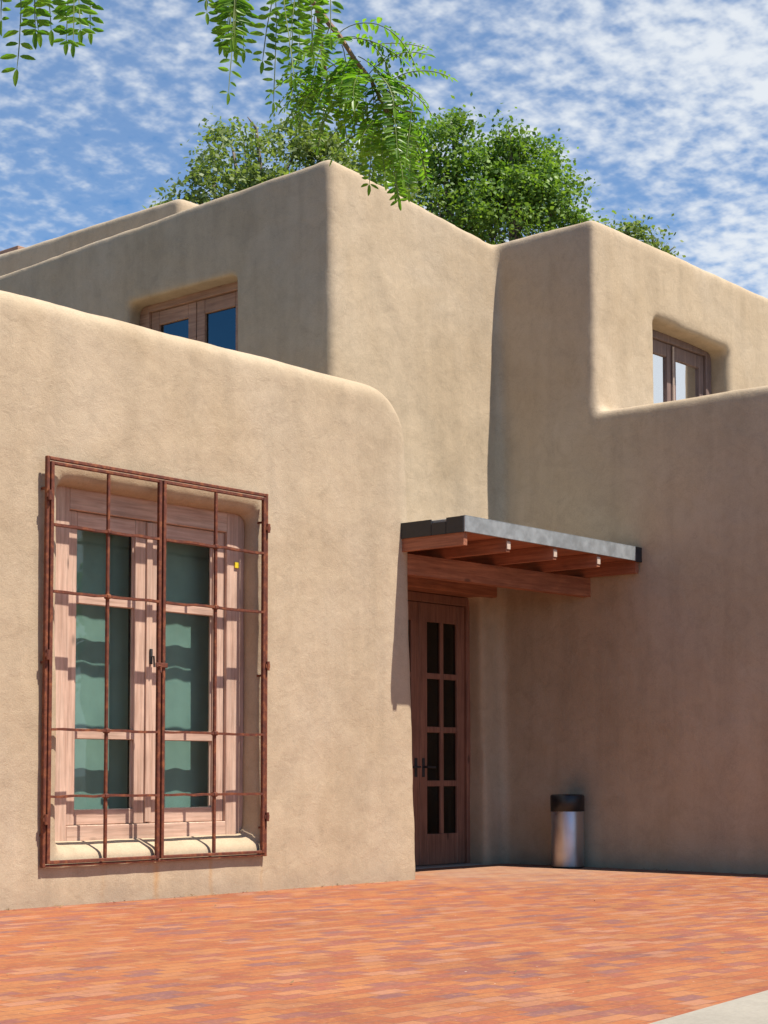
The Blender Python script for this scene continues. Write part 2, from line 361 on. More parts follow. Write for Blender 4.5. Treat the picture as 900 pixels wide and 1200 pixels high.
def raw(pts, bevels=()):
    """closed block from 8 points; bevels = (vertex pair set, width)"""
    bm = bmesh.new(); v = [bm.verts.new(p) for p in pts]
    for f in ((3,2,1,0),(4,5,6,7),(0,1,5,4),(1,2,6,5),(2,3,7,6),(3,0,4,7)): bm.faces.new([v[i] for i in f])
    bmesh.ops.recalc_face_normals(bm, faces=bm.faces)
    lay = bm.edges.layers.int.new('b')
    for n, (prs, w) in enumerate(bevels):
        for a, b in prs:
            e = bm.edges.get((v[a], v[b])); e[lay] = n+1
    for n, (prs, w) in enumerate(bevels):
        es = [e for e in bm.edges if e[lay] == n+1]
        bmesh.ops.bevel(bm, geom=es, offset=w, segments=5, affect='EDGES', profile=0.5)
    return bm
def to_obj(bm):
    me = bpy.data.meshes.new('block'); bmesh.ops.recalc_face_normals(bm, faces=bm.faces)
    bm.to_mesh(me); bm.free(); o = bpy.data.objects.new('block', me); col.objects.link(o); return o
def cut(o, cutters):
    cs = []
    for pts in cutters:
        c = to_obj(raw(pts)); cs.append(c)
        m = o.modifiers.new('cut', 'BOOLEAN'); m.operation = 'DIFFERENCE'; m.solver = 'EXACT'; m.object = c
    bpy.context.view_layer.update()
    dg = bpy.context.evaluated_depsgraph_get()
    me = bpy.data.meshes.new_from_object(o.evaluated_get(dg))
    for c in cs + [o]:
        d = c.data; bpy.data.objects.remove(c); bpy.data.meshes.remove(d)
    return me
def box8(x0, x1, y0, y1, z0, z1):
    return [(x0, y0, z0), (x1, y0, z0), (x1, y1, z0), (x0, y1, z0), (x0, y0, z1), (x1, y0, z1), (x1, y1, z1), (x0, y1, z1)]
pieces = []
# A: low front wing (window wall faces the patio)
a = raw([(2.0, YA-0.012, -0.2), (10.01, YA-0.012, -0.2), (10.01, 16, -0.2), (2.0, 16, -0.2),
         (2.0, YA+0.035, 3.70), (9.925, YA+0.035, 3.70), (9.925, 16, 3.66), (2.0, 16, 3.66)],
        [([(5, 6)], 0.39), ([(4, 5)], 0.12), ([(1, 5)], 0.10)])
pieces.append(cut(to_obj(a), [
    # splayed window reveal, then the room behind it
    [(6.49, YA-0.3, 0.16), (8.36, YA-0.3, 0.16), (8.275, YA+0.175, 0.40), (6.615, YA+0.175, 0.40),
     (6.49, YA-0.3, 2.715), (8.36, YA-0.3, 2.715), (8.275, YA+0.175, 2.545), (6.615, YA+0.175, 2.545)],
    box8(6.55, 8.33, YA+0.16, YA+1.3, 0.34, 2.60), box8(2.4, 9.4, YA+0.42, 15.6, 2.95, 4.2)]))
# B: tall block over the door
b = raw([(XB-0.02, YE-0.06, -0.2), (14.0, YE-0.06, -0.2), (14.0, 19, -0.2), (XB-0.02, 19, -0.2),
         (XB+0.0, YE+0.01, 5.755), (14.0, YE+0.07, 5.41), (14.0, 19, 5.45), (XB+0.0, 19, 5.44)],
        [([(0, 4)], 0.07), ([(4, 7), (4, 5)], 0.04)])
pieces.append(cut(to_obj(b), [
    [(XB-0.3, 10.17, 3.9), (XB+0.22, 10.22, 3.9), (XB+0.22, 11.62, 3.9), (XB-0.3, 11.50, 3.9),
     (XB-0.3, 10.17, 5.01), (XB+0.22, 10.22, 4.98), (XB+0.22, 11.62, 4.98), (XB-0.3, 11.50, 5.01)],
    box8(XB+0.2, XB+1.3, 10.16, 11.68, 3.8, 5.03),
    box8(10.58, 11.93, 8.6, 10.3, -0.4, 2.36)]))
# low step of B's parapet further left, behind
pieces.append(cut(to_obj(raw(box8(11.59, 14.5, 12.66, 20, 3.0, 6.63), [([(0, 4)], 0.08), ([(4, 7), (4, 5)], 0.06)])), []))
# D: shaded side wall with the low parapet
d = raw([(XD-0.02, 2.0, -0.2), (18, 2.0, -0.2), (18, 9.4, -0.2), (XD-0.02, 9.4, -0.2),
         (XD+0.0, 2.0, 3.885), (18, 2.0, 3.885), (18, 9.4, 3.90), (XD+0.0, 9.4, 3.90)],
        [([(4, 7)], 0.07)])
pieces.append(cut(to_obj(d), [box8(XD+0.36, 17.6, 2.4, 9.0, 3.3, 4.3)]))
# C: upper block set back behind that parapet
c = raw([(XD-0.015, YC-0.03, 0.0), (18, YC-0.03, 0.0), (18, 15, 0.0), (XD-0.015, 15, 0.0),
         (XD+0.0, YC, 5.585), (18, YC, 5.56), (18, 15, 5.5), (XD+0.0, 15, 5.5)],
        [([(0, 4)], 0.045), ([(4, 7), (4, 5)], 0.04)])
pieces.append(cut(to_obj(c), [
    [(13.20, YC-0.3, 3.5), (14.58, YC-0.3, 3.5), (14.56, YC+0.25, 3.5), (13.20, YC+0.25, 3.5),
     (13.20, YC-0.3, 4.93), (14.58, YC-0.3, 4.87), (14.56, YC+0.25, 4.86), (13.20, YC+0.25, 4.90)],
    box8(13.15, 14.62, YC+0.24, YC+1.2, 3.45, 4.95)]))
bm = bmesh.new()
for me in pieces: bm.from_mesh(me); bpy.data.meshes.remove(me)
wall0 = to_obj(bm)
m = wall0.modifiers.new('r', 'REMESH'); m.mode = 'VOXEL'; m.voxel_size = 0.034; m.adaptivity = 0
m = wall0.modifiers.new('s', 'SMOOTH'); m.factor = 0.5; m.iterations = 6
tx = bpy.data.textures.new('hand wobble', 'CLOUDS'); tx.noise_scale = 0.85; tx.noise_depth = 1
m = wall0.modifiers.new('d', 'DISPLACE'); m.texture = tx; m.texture_coords = 'GLOBAL'; m.strength = 0.020; m.mid_level = 0.5
tx = bpy.data.textures.new('trowel marks', 'CLOUDS'); tx.noise_scale = 0.22; tx.noise_depth = 2
m = wall0.modifiers.new('d2', 'DISPLACE'); m.texture = tx; m.texture_coords = 'GLOBAL'; m.strength = 0.010; m.mid_level = 0.5
bpy.context.view_layer.update()
dg = bpy.context.evaluated_depsgraph_get()
wm = bpy.data.meshes.new_from_object(wall0.evaluated_get(dg)); wm.name = 'wall'
d0 = wall0.data; bpy.data.objects.remove(wall0); bpy.data.meshes.remove(d0)
wm.materials.clear()
link('wall', wm, M['adobe'], bld, smooth=True)
print('wall verts', len(wm.vertices))

for i_, (x0, x1, y0, y1, z) in enumerate(((2.41, 9.95, YA+0.43, 15.5, 2.97), (XD+0.4, 17.5, 2.45, YC-0.05, 3.33))):
    MB().box((x0, y0, z), (x1, y1, z+0.03)).build('roof', M['gravel'], bld)
# a far roof block with a dark coping, seen past the left end
ch = MB().box((13.0, 17.15, 6.0), (13.6, 18.6, 7.26), 0.02).build('chimney', M['adobe'], bld)
MB().box((12.96, 17.10, 7.262), (13.64, 18.64, 7.34), 0.01).build('coping', M['up_y'], ch)

# --- front window (set deep in wing A)
def board(mb, a, b, bev=0.004): mb.box(a, b, bev, 1, mi=1 if (b[0]-a[0]) > (b[2]-a[2]) else 0)
F0 = YA + 0.16        # face of the outer frame
fr = MB()
board(fr, (6.56, F0, 0.36), (6.775, F0+0.09, 2.58)); board(fr, (8.135, F0, 0.36), (8.32, F0+0.09, 2.58))
board(fr, (6.7752, F0+0.001, 2.435), (8.1348, F0+0.09, 2.58)); board(fr, (6.7752, F0+0.001, 0.36), (8.1348, F0+0.09, 0.470))
win = tag(fr.build('window', [M['pink_v'], M['pink_h']], bld), 'tall two leaf window of weathered pink wood behind the iron grille')
S0 = F0 + 0.028
def sash(x0, x1, s0, s1):
    sm = MB()
    board(sm, (x0, S0, 0.472), (x0+s0, S0+0.05, 2.433)); board(sm, (x1-s1, S0, 0.472), (x1, S0+0.05, 2.433))
    for z0, z1 in ((2.325, 2.432), (1.855, 1.910), (1.008, 1.072), (0.473, 0.568)):
        board(sm, (x0+s0+0.0005, S0+0.002, z0), (x1-s1-0.0005, S0+0.048, z1))
    # glazing beads
    for z0, z1 in ((1.910, 2.325), (1.072, 1.855), (0.568, 1.008)):
        for xa, xb in ((x0+s0, x0+s0+0.012), (x1-s1-0.012, x1-s1)): sm.box((xa+0.0003, S0+0.018, z0+0.001), (xb-0.0003, S0+0.03, z1-0.001))
    s = sm.build('sash', [M['pink_v'], M['pink_h']], win)
    MB().box((x0+s0-0.005, S0+0.03, 0.56), (x1-s1+0.005, S0+0.036, 2.33)).build('glass', M['glassA'], win)
    return s
sash(6.777, 7.452, 0.082, 0.112); sash(7.456, 8.133, 0.112, 0.098)
MB().box((7.425, S0-0.016, 0.48), (7.475, S0-0.001, 2.425), 0.003).build('astragal', M['pink_v'], win)
# blind hanging inside, gently waved
bb = bmesh.new(); nx = 60
for (x0, x1) in ((6.70, 7.43), (7.47, 8.22)):
    v0 = []
    for i in range(nx+1):
        x = x0 + (x1-x0)*i/nx
        y = S0 + 0.165 + 0.0035*math.sin(x*15) + 0.002*math.sin(x*39)
        v0.append((bb.verts.new((x, y, 0.42)), bb.verts.new((x, y+0.012, 2.50))))
    for p0, p1 in zip(v0, v0[1:]): bb.faces.new((p0[0], p1[0], p1[1], p0[1]))
me = bpy.data.meshes.new('blind'); bb.to_mesh(me); bb.free(); link('blind', me, M['blind'], win, True)
MB().box((8.20, F0-0.012, 2.195), (8.235, F0-0.001, 2.235), 0.002).build('tag', M['yellow'], win)
MB().box((7.448, S0-0.03, 1.50), (7.468, S0-0.017, 1.60), 0.003).tube([(7.458, S0-0.03, 1.55), (7.458, S0-0.05, 1.55), (7.458, S0-0.055, 1.48)], 0.006).build('handle', M['black'], win)
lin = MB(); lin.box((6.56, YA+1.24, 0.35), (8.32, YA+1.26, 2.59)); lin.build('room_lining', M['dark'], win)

# --- iron grille of two leaves
GY = YA - 0.040
g = MB()
gx0, gx1, gz0, gz1 = 6.435, 8.325, 0.235, 2.700
def bar(mb, a, b, bev=0.003): mb.box(a, b, bev, 1, 0.0008)
bar(g, (gx0, GY-0.005, gz0), (gx0+0.022, GY+0.022, gz1)); bar(g, (gx1-0.022, GY-0.005, gz0), (gx1, GY+0.022, gz1))
bar(g, (gx0+0.0225, GY-0.004, gz1-0.022), (gx1-0.0225, GY+0.021, gz1-0.001)); bar(g, (gx0+0.0225, GY-0.004, gz0+0.001), (gx1-0.0225, GY+0.021, gz0+0.016))
for x in (gx0+0.004, gx1-0.018):       # legs into the wall
    for z in (0.42, 1.45, 2.50): g.box((x, GY+0.0225, z), (x+0.014, YA+0.06, z+0.014))
grille = tag(g.build('window_grille', M['rust'], bld), 'rusty iron grille of two barred leaves over the front window')
def leaf(x0, x1, hx, cross):
    q = MB(); t = 0.024
    z0, z1 = gz0+0.020, gz1-0.030
    q_y0, q_y1 = GY-0.012, GY+0.014
    bar(q, (x0, q_y0, z0), (x0+t, q_y1, z1)); bar(q, (x1-t, q_y0, z0), (x1, q_y1, z1))
    bar(q, (x0+t+0.0004, q_y0+0.001, z1-0.02), (x1-t-0.0004, q_y1-0.001, z1)); bar(q, (x0+t+0.0004, q_y0+0.001, z0), (x1-t-0.0004, q_y1-0.001, z0+0.02))
    bar(q, (hx-0.010, GY-0.009, z0+0.021), (hx+0.010, GY+0.011, z1-0.021))
    for z in (0.655, 1.055, 1.885, 2.288):
        n = 10; xs = [x0+t-0.002 + (x1-x0-2*t+0.004)*i/n for i in range(n+1)]
        w = [random.uniform(-0.004, 0.004) for _ in range(n+1)]; w[0] = w[-1] = 0
        for i in range(n):
            a, b2 = xs[i], xs[i+1]
            q.hexa([(a, GY-0.014, z-0.0075+w[i]), (b2, GY-0.014, z-0.0075+w[i+1]), (b2, GY+0.018, z-0.0075+w[i+1]), (a, GY+0.018, z-0.0075+w[i]),
                    (a, GY-0.014, z+0.0075+w[i]), (b2, GY-0.014, z+0.0075+w[i+1]), (b2, GY+0.018, z+0.0075+w[i+1]), (a, GY+0.018, z+0.0075+w[i])])
        q.box((hx-0.016, GY-0.021, z-0.015), (hx+0.016, GY+0.020, z+0.015), 0.008, 2)
    return q.build('grille_leaf', M['rust'], grille)
leaf(6.462, 7.352, 6.915, 0); leaf(7.366, 8.298, 7.835, 1)
for x, z in ((6.445, 2.46), (6.445, 1.50), (6.445, 0.52), (8.312, 2.46), (8.312, 1.52), (8.312, 0.50)):
    MB().tube([(x, GY-0.018, z-0.03), (x, GY-0.018, z+0.03)], 0.013, 10).box((x-0.02, GY-0.02, z-0.012), (x+0.02, GY-0.006, z+0.012)).build('hinge', M['rust'], grille)
MB().box((7.30, GY-0.022, 1.465), (7.40, GY-0.013, 1.495), 0.003).tube([(7.325, GY-0.022, 1.47), (7.325, GY-0.04, 1.47), (7.318, GY-0.045, 1.43)], 0.007).build('latch', M['rust'], grille)

# --- upper left window (in the shaded side of the tall block)
def upper_sash(win, axis, a0, a1, depth, z0, z1, st, mat, gmat):
    q = MB()
    def bx(u0, u1, d0, d1, w0, w1):
        if axis == 'y': q.box((d0, u0, w0), (d1, u1, w1), 0.004, 1)
        else: q.box((u0, d0, w0), (u1, d1, w1), 0.004, 1)
    bx(a0, a0+st[0], depth, depth+0.05, z0, z1); bx(a1-st[1], a1, depth, depth+0.05, z0, z1)
    bx(a0+st[0]+0.0005, a1-st[1]-0.0005, depth+0.002, depth+0.048, z1-0.125, z1-0.0005); bx(a0+st[0]+0.0005, a1-st[1]-0.0005, depth+0.002, depth+0.048, z0+0.0005, z0+0.10)
    q.build('sash', mat, win)
    h = MB(); u0, u1 = a0+st[0]-0.004, a1-st[1]+0.004
    if axis == 'y': h.box((depth+0.025, u0, z0+0.09), (depth+0.031, u1, z1-0.115))
    else: h.box((u0, depth+0.025, z0+0.09), (u1, depth+0.031, z1-0.115))
    h.build('glass', gmat, win)
X0 = XB + 0.17
q = MB(); q.box((X0, 10.17, 3.86), (X0+0.08, 10.31, 5.02), 0.004, 1); q.box((X0, 11.49, 3.86), (X0+0.08, 11.70, 5.02), 0.004, 1); q.box((X0+0.001, 10.3105, 4.925), (X0+0.08, 11.4895, 5.02), 0.004, 1)
wb = tag(q.build('window', M['up_y'], bld), 'brown wooden upper window with blue panes, half hidden by the front wing')
upper_sash(wb, 'y', 10.313, 10.895, X0+0.03, 3.88, 4.922, (0.10, 0.10), M['up_y'], M['glassB'])
upper_sash(wb, 'y', 10.905, 11.487, X0+0.03, 3.88, 4.922, (0.10, 0.10), M['up_y'], M['glassB'])
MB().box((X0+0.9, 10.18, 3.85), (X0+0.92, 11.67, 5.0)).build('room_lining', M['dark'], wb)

# --- upper right window (in block C)
Y0 = YC + 0.20
q = MB(); q.box((13.16, Y0, 3.47), (13.29, Y0+0.08, 4.93), 0.004, 1); q.box((14.47, Y0, 3.47), (14.61, Y0+0.08, 4.93), 0.004, 1); q.box((13.2905, Y0+0.001, 4.82), (14.4695, Y0+0.08, 4.93), 0.004, 1)
wc = tag(q.build('window', M['mauve'], bld), 'mauve brown upper window deep in its recess above the right parapet')
upper_sash(wc, 'x', 13.292, 13.875, Y0+0.03, 3.48, 4.817, (0.075, 0.075), M['mauve'], M['glassC'])
upper_sash(wc, 'x', 13.885, 14.468, Y0+0.03, 3.48, 4.817, (0.075, 0.075), M['mauve'], M['glassC'])
MB().tube([(13.88, Y0+0.012, 3.5), (13.88, Y0+0.012, 4.80)], 0.010).build('rod', M['end'], wc)
q = bmesh.new(); v0 = []
for i in range(25):
    x = 14.20 + 0.30*i/24; y = Y0+0.16+0.012*math.sin(x*60); v0.append((q.verts.new((x, y, 3.48)), q.verts.new((x, y, 4.9))))
for p0, p1 in zip(v0, v0[1:]): q.faces.new((p0[0], p1[0], p1[1], p0[1]))
me = bpy.data.meshes.new('curtain'); q.to_mesh(me); q.free(); link('curtain', me, M['dark'], wc, True)
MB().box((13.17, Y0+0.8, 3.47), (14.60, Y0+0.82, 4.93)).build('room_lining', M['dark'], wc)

# --- door under the canopy, with its timber lintel
MB().box((9.95, YE-0.075, 2.335), (12.08, YE+0.22, 2.515), 0.012, 2).build('lintel', M['beam'], bld)
DY = YE + 0.12
q = MB(); q.box((10.56, DY, -0.02), (10.635, DY+0.1, 2.33), 0.004, 1); q.box((11.885, DY, -0.02), (11.96, DY+0.1, 2.33), 0.004, 1); q.box((10.6355, DY+0.001, 2.255), (11.8845, DY+0.1, 2.33), 0.004, 1)
door = tag(q.build('door', M['door'], bld), 'brown wooden double glazed door in the shade of the canopy')
def door_leaf(x0, x1, handle_x):
    q = MB(); y0, y1 = DY+0.025, DY+0.07; st = 0.105; zt, zb = 2.25, 0.012
    q.box((x0, y0, zb), (x0+st, y1, zt), 0.004, 1); q.box((x1-st, y0, zb), (x1, y1, zt), 0.004, 1)
    q.box((x0+st+0.0005, y0+0.001, 2.09), (x1-st-0.0005, y1-0.001, zt), 0.004, 1); q.box((x0+st+0.0005, y0+0.001, zb), (x1-st-0.0005, y1-0.001, 0.275), 0.004, 1)
    xm = (x0+x1)/2
    q.box((xm-0.022, y0+0.003, 0.2755), (xm+0.022, y1-0.003, 2.0895), 0.003, 1)
    for z in (0.705, 1.165, 1.625):
        q.box((x0+st+0.0005, y0+0.004, z-0.025), (xm-0.0225, y1-0.004, z+0.025), 0.003, 1); q.box((xm+0.0225, y0+0.004, z-0.025), (x1-st-0.0005, y1-0.004, z+0.025), 0.003, 1)
    q.box((x0+st-0.01, y0+0.006, 0.04), (x1-st+0.01, y0+0.012, 0.25), 0.0)
    q.build('door_leaf', M['door'], door)
    MB().box((x0+st-0.005, y0+0.02, 0.27), (x1-st+0.005, y0+0.026, 2.095)).build('glass', M['glassD'], door)
    hx = handle_x; s = 1 if hx > xm else -1
    MB().box((hx-0.018, y0-0.006, 0.76), (hx+0.018, y0-0.001, 0.92), 0.003).tube([(hx, y0-0.005, 0.845), (hx, y0-0.05, 0.845), (hx-s*0.10, y0-0.052, 0.842)], 0.009).build('handle', M['black'], door)
door_leaf(10.637, 11.258, 11.21); door_leaf(11.262, 11.883, 11.31)
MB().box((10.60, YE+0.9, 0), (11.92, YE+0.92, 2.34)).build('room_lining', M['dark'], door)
MB().box((10.60, YE-0.02, -0.01), (11.92, DY+0.12, 0.008), 0.004, 1).build('threshold', M['walk'], door)

# --- canopy
YF = 7.642
CX0, CX1 = 9.815, 12.20
q = MB()
q.box((CX0+0.003, YF+0.006, 2.565), (CX1, YE+0.0, 2.605))
canopy = tag(q.build('canopy', M['rafter'], bld), 'lean canopy of red brown timber with metal edge over the door')
MB().box((CX0+0.01, YF+0.01, 2.607), (CX1-0.01, YE, 2.665), 0.006).build('roof_sheet', M['deck'], canopy)
q = MB(); q.box((CX0-0.003, YF-0.012, 2.552), (CX1-0.085, YF+0.004, 2.668), 0.002, 1); q.box((CX0-0.003, YF-0.012, 2.6685), (CX1-0.085, YF+0.035, 2.672))
q.build('fascia', M['galv'], canopy)
q = MB(); q.box((CX1-0.0845, YF-0.010, 2.547), (CX1+0.012, YF+0.004, 2.672), 0.002, 1)
q.build('end_flashing', M['black'], canopy)
q = MB(); q.box((CX0-0.010, YF+0.0045, 2.550), (CX0+0.0025, YF+0.16, 2.668)); q.box((CX0-0.010, YF+0.165, 2.550), (CX0+0.0025, YF+0.30, 2.640)); q.box((CX0-0.010, YF+0.305, 2.550), (CX0+0.0025, 8.55, 2.668))
q.build('end_flashing', M['black'], canopy)
for x in (9.822, 10.345, 10.955, 11.565, 12.150):
    MB().box((x, YF+0.012, 2.455), (x+0.045, YE-0.02, 2.5635), 0.002, 1, 0.0015).build('rafter', M['rafter'], canopy)
    if 10 < x < 12: MB().box((x+0.001, YF+0.005, 2.478), (x+0.044, YF+0.0115, 2.535)).build('rafter_end', M['end'], canopy)  # pale plate carries the sunlight on the rafter end as colour
MB().hexa([(9.80, 8.275, 2.295), (XD+0.03, 8.150, 2.295), (XD+0.03, 8.240, 2.295), (9.80, 8.365, 2.295), (9.80, 8.275, 2.452), (XD+0.03, 8.150, 2.452), (XD+0.03, 8.240, 2.452), (9.80, 8.365, 2.452)]).build('beam', M['beam'], canopy)

# ------------------------------------------------------------------ litter bin
bx, by, br_ = 12.025, 8.27, 0.138
can = thing('litter_bin', (bx, by, 0), 'small round steel litter bin with black lid against the shaded wall', 'litter bin')
MB().lathe((bx, by, 0), [(0.001, 0.010), (br_-0.01, 0.010), (br_, 0.016), (br_, 0.475), (br_-0.004, 0.478), (br_-0.006, 0.02)], 48).build('body', M['steel'], can, True)
MB().lathe((bx, by, 0), [(br_-0.014, 0.0), (br_-0.006, 0.0), (br_-0.006, 0.0098), (0.001, 0.0098)], 40).build('base', M['plastic'], can, True)
MB().lathe((bx, by, 0), [(br_-0.004, 0.470), (br_+0.005, 0.474), (br_+0.006, 0.60), (br_-0.004, 0.612), (br_-0.03, 0.614), (br_-0.045, 0.60), (br_-0.05, 0.50)], 48).build('lid', M['plastic'], can, True)

# ------------------------------------------------------------------ trees behind the building
def mesh_from(name, verts, faces, mat, parent, smooth=False):
    me = bpy.data.meshes.new(name); me.from_pydata([tuple(v) for v in verts], [], faces); me.update()
    return link(name, me, mat, parent, smooth)
def bg_tree(base, lobes, height, n, leafmat, label, rs, size=0.080):
    """base point; lobes = (centre, radius, squash); leaves in clumps through every lobe, denser near its skin"""
    rng = np.random.default_rng(rs)
    t = thing('leafy_tree', base, label, 'tree', 'trees behind the adobe building')
    base = Vector(base)
    tr = MB()
    fork = base + Vector((rng.uniform(-.2, .2), rng.uniform(-.2, .2), height*0.38))
    tr.tube([base + Vector((0, 0, -0.1)), base + Vector((0.05, 0.03, height*0.18)), fork], [0.24, 0.19, 0.15], 10)
    clumps = []
    w = np.array([r**2 for _, r, _ in lobes]); w = w/w.sum()
    nc = n // 62
    for _ in range(nc):
        c, r, sq = lobes[rng.choice(len(lobes), p=w)]
        d = rng.normal(size=3); d /= np.linalg.norm(d)
        rr = r * (rng.uniform(0.25, 1.0)**0.45) * rng.uniform(0.86, 1.10)
        clumps.append(np.array(c) + d*rr*np.array([1, 1, sq]))
    for c, r, sq in lobes:
        c = Vector(c); mid = fork.lerp(c, 0.5) + Vector((rng.uniform(-.3, .3), rng.uniform(-.3, .3), 0.2))
        tr.tube([fork, mid, c, c + Vector((rng.uniform(-.3, .3), rng.uniform(-.3, .3), r*0.6))], [0.10, 0.06, 0.028, 0.006], 7)
        for _ in range(16):
            q = Vector(clumps[rng.integers(len(clumps))])
            if (q-c).length < r*1.3:
                a = mid.lerp(c, rng.uniform(0.2, 1))
                tr.tube([a, a.lerp(q, 0.5) + Vector((0, 0, 0.08)), q], [0.022, 0.013, 0.006], 5, False)
    tr.build('trunk', M['bark'], t, True)
    V = []; Fc = []
    for c in clumps:
        k = int(rng.integers(40, 84)); rad_ = rng.uniform(0.13, 0.30)*(size/0.08)**0.5
        for _ in range(k):
            p = c + rng.normal(size=3)*rad_*np.array([1, 1, 0.75])*0.62
            a = rng.normal(size=3); a[2] = a[2]*0.7 - 0.25; a /= np.linalg.norm(a)
            nrm = rng.normal(size=3) + np.array([0, -0.3, 1.0]); b_ = np.cross(nrm, a); b_ /= (np.linalg.norm(b_)+1e-6)
            l = size*rng.uniform(0.7, 1.4); wd_ = l*0.33
            i = len(V)
            V += [p, p + a*l*0.45 + b_*wd_, p + a*l, p + a*l*0.45 - b_*wd_]
            Fc.append((i, i+1, i+2, i+3))
    mesh_from('crown', V, Fc, leafmat, t)
    return t
D1 = 27.0
def lobes_px(lst, depth, sc=FPX):
    return [(tuple(at(x, y, depth+dz)), r*depth/FPX, sq) for x, y, r, dz, sq in lst]
def ground_under(px, depth):
    p = at(px, 600, depth); return (p.x, p.y, 0)
bg_tree(ground_under(350, D1), lobes_px([(335, 200, 62, 0, 0.95), (275, 185, 45, 0.3, 1.0), (250, 220, 45, -0.2, .9), (390, 195, 52, 0.4, 0.9), (445, 205, 50, 0.8, 1.0), (205, 252, 26, 0, 0.8), (300, 260, 80, 0, 0.8), (420, 270, 85, 0.5, 0.8), (300, 150, 20, 0, 1.0)], D1),
        10.2, 20000, M['leafbg'], 'broad leafy tree left of the roof corner, partly behind the hanging locust leaves', 3)
bg_tree(ground_under(570, D1+2.5), lobes_px([(520, 185, 52, 0, 0.95), (505, 235, 55, 0, 1), (570, 215, 60, 0.3, 0.9), (615, 200, 47, 0.2, 0.9), (650, 238, 42, 0, 0.9), (600, 265, 80, 0, 0.8), (530, 150, 17, 0, 1.0), (598, 163, 19, 0, 1.0), (680, 265, 22, 0, 0.8)], D1+2.5),
        11, 25000, M['leafbg2'], 'round dense green tree rising between the two tall roof blocks', 5)
bg_tree(ground_under(740, D1+5), lobes_px([(735, 275, 17, 0, 0.6), (765, 287, 15, 0, 0.6), (715, 272, 12, 0, 0.6), (782, 296, 9, 0, 0.6), (740, 310, 40, 0, 0.6)], D1+5),
        9, 3000, M['leafbg'], 'thin treetop just showing over the right roof block', 8, 0.085)

# shade trees of the street, behind the viewpoint (seen in panes and bin); left pair added to block sky light
def street_tree(base, r, h, label, rs):
    bx_, by_ = base
    lob = [((bx_, by_, h), r, 0.8), ((bx_+r*.5, by_+r*.3, h-r*.4), r*.7, 0.8), ((bx_-r*.5, by_-r*.4, h-r*.3), r*.7, 0.8), ((bx_-.2, by_+.5, h-r*.7), r*.8, .7)]
    t = bg_tree((bx_, by_, 0), lob, h, 9000, M['leafbg2'], label, rs, 0.24)
    t['group'] = 'shade trees along the street'
street_tree((-4.5, 6.5), 2.8, 6.5, 'unseen tree added to block sky light, left of the low wing', 31)
street_tree((-5.5, 13.0), 3.2, 7.5, 'taller unseen tree added to block sky light beyond the left end of the low wing', 32)
street_tree((-3.0, -0.5), 2.6, 6.5, 'shade tree across the sidewalk behind the viewpoint', 33)
street_tree((26.0, -9.0), 3.6, 5.5, 'low wide shade tree far down the sidewalk', 34)

# ------------------------------------------------------------------ locust tree whose boughs hang into the top of the view
loc_base = (0.2, 4.7, 0)
lt = thing('locust_tree', loc_base, 'locust tree with feathery compound leaves hanging into the top of the view', 'tree')
V = []; Fc = []
rng = np.random.default_rng(21)
def leaflet(p, a, nrm, l, w):
    b_ = np.cross(nrm, a); b_ /= (np.linalg.norm(b_)+1e-6); nn = np.cross(a, b_)
    i = len(V)
    fold = w*0.25
    V.extend([p, p + a*l*0.22 + b_*w*0.40 + nn*fold*.4, p + a*l*0.55 + b_*w*0.5 + nn*fold, p + a*l*0.85 + b_*w*0.30 + nn*fold*.5 - nn*l*0.03, p + a*l - nn*l*0.06,
              p + a*l*0.85 - b_*w*0.30 + nn*fold*.5 - nn*l*0.03, p + a*l*0.55 - b_*w*0.5 + nn*fold, p + a*l*0.22 - b_*w*0.40 + nn*fold*.4])
    Fc.append((i, i+1, i+2, i+3, i+4)); Fc.append((i, i+4, i+5, i+6, i+7))
stems = MB(); rachis = MB()
cdir = np.array([-0.759, -0.651, 0.0])
def compound(p0, d, length, pairs, ll, droop=0.9, up=None, face=None):
    """pinnate leaf: arching rachis with leaflet pairs and one at the tip"""
    p = np.array(p0, float); d = np.array(d, float); d /= np.linalg.norm(d)
    n = pairs + 2; step = length/n; pts = [p.copy()]
    for i in range(n):
        d = d + np.array([0, 0, -droop*step*7.0]) + rng.normal(size=3)*0.03; d /= np.linalg.norm(d)
        p = p + d*step; pts.append(p.copy())
        up = np.array([0, 0, 1.0]) if face is None else np.array(face, float)
        side = np.cross(d, up)
        if np.linalg.norm(side) < 0.15: side = np.cross(d, -cdir)
        side /= np.linalg.norm(side); nrm = np.cross(side, d)
        if i >= 2 or n < 6:
            env = 0.72 + 0.28*math.sin(math.pi*min(1, (i+1)/n))
            for s in (1, -1):
                if rng.random() < 0.07: continue
                a = side*s + d*rng.uniform(0.08, 0.38) + rng.normal(size=3)*0.10 + np.array([0, 0, -0.07]); a /= np.linalg.norm(a)
                leaflet(p + side*s*0.002, a, nrm + rng.normal(size=3)*0.22, ll*env*rng.uniform(0.72, 1.15), ll*0.35*env*rng.uniform(0.8, 1.1))
    leaflet(p, d, nrm, ll*0.9, ll*0.28)
    rachis.tube(pts, [0.0014]*(len(pts)-1) + [0.0007], 3, False)
def twig(pts, r0, r1):
    m_ = len(pts); stems.tube(pts, [r0 + (r1-r0)*i/(m_-1) for i in range(m_)], 7)
ZC = 4.2
A_ = lambda x, y, z=ZC: np.array(at(x, y, z))
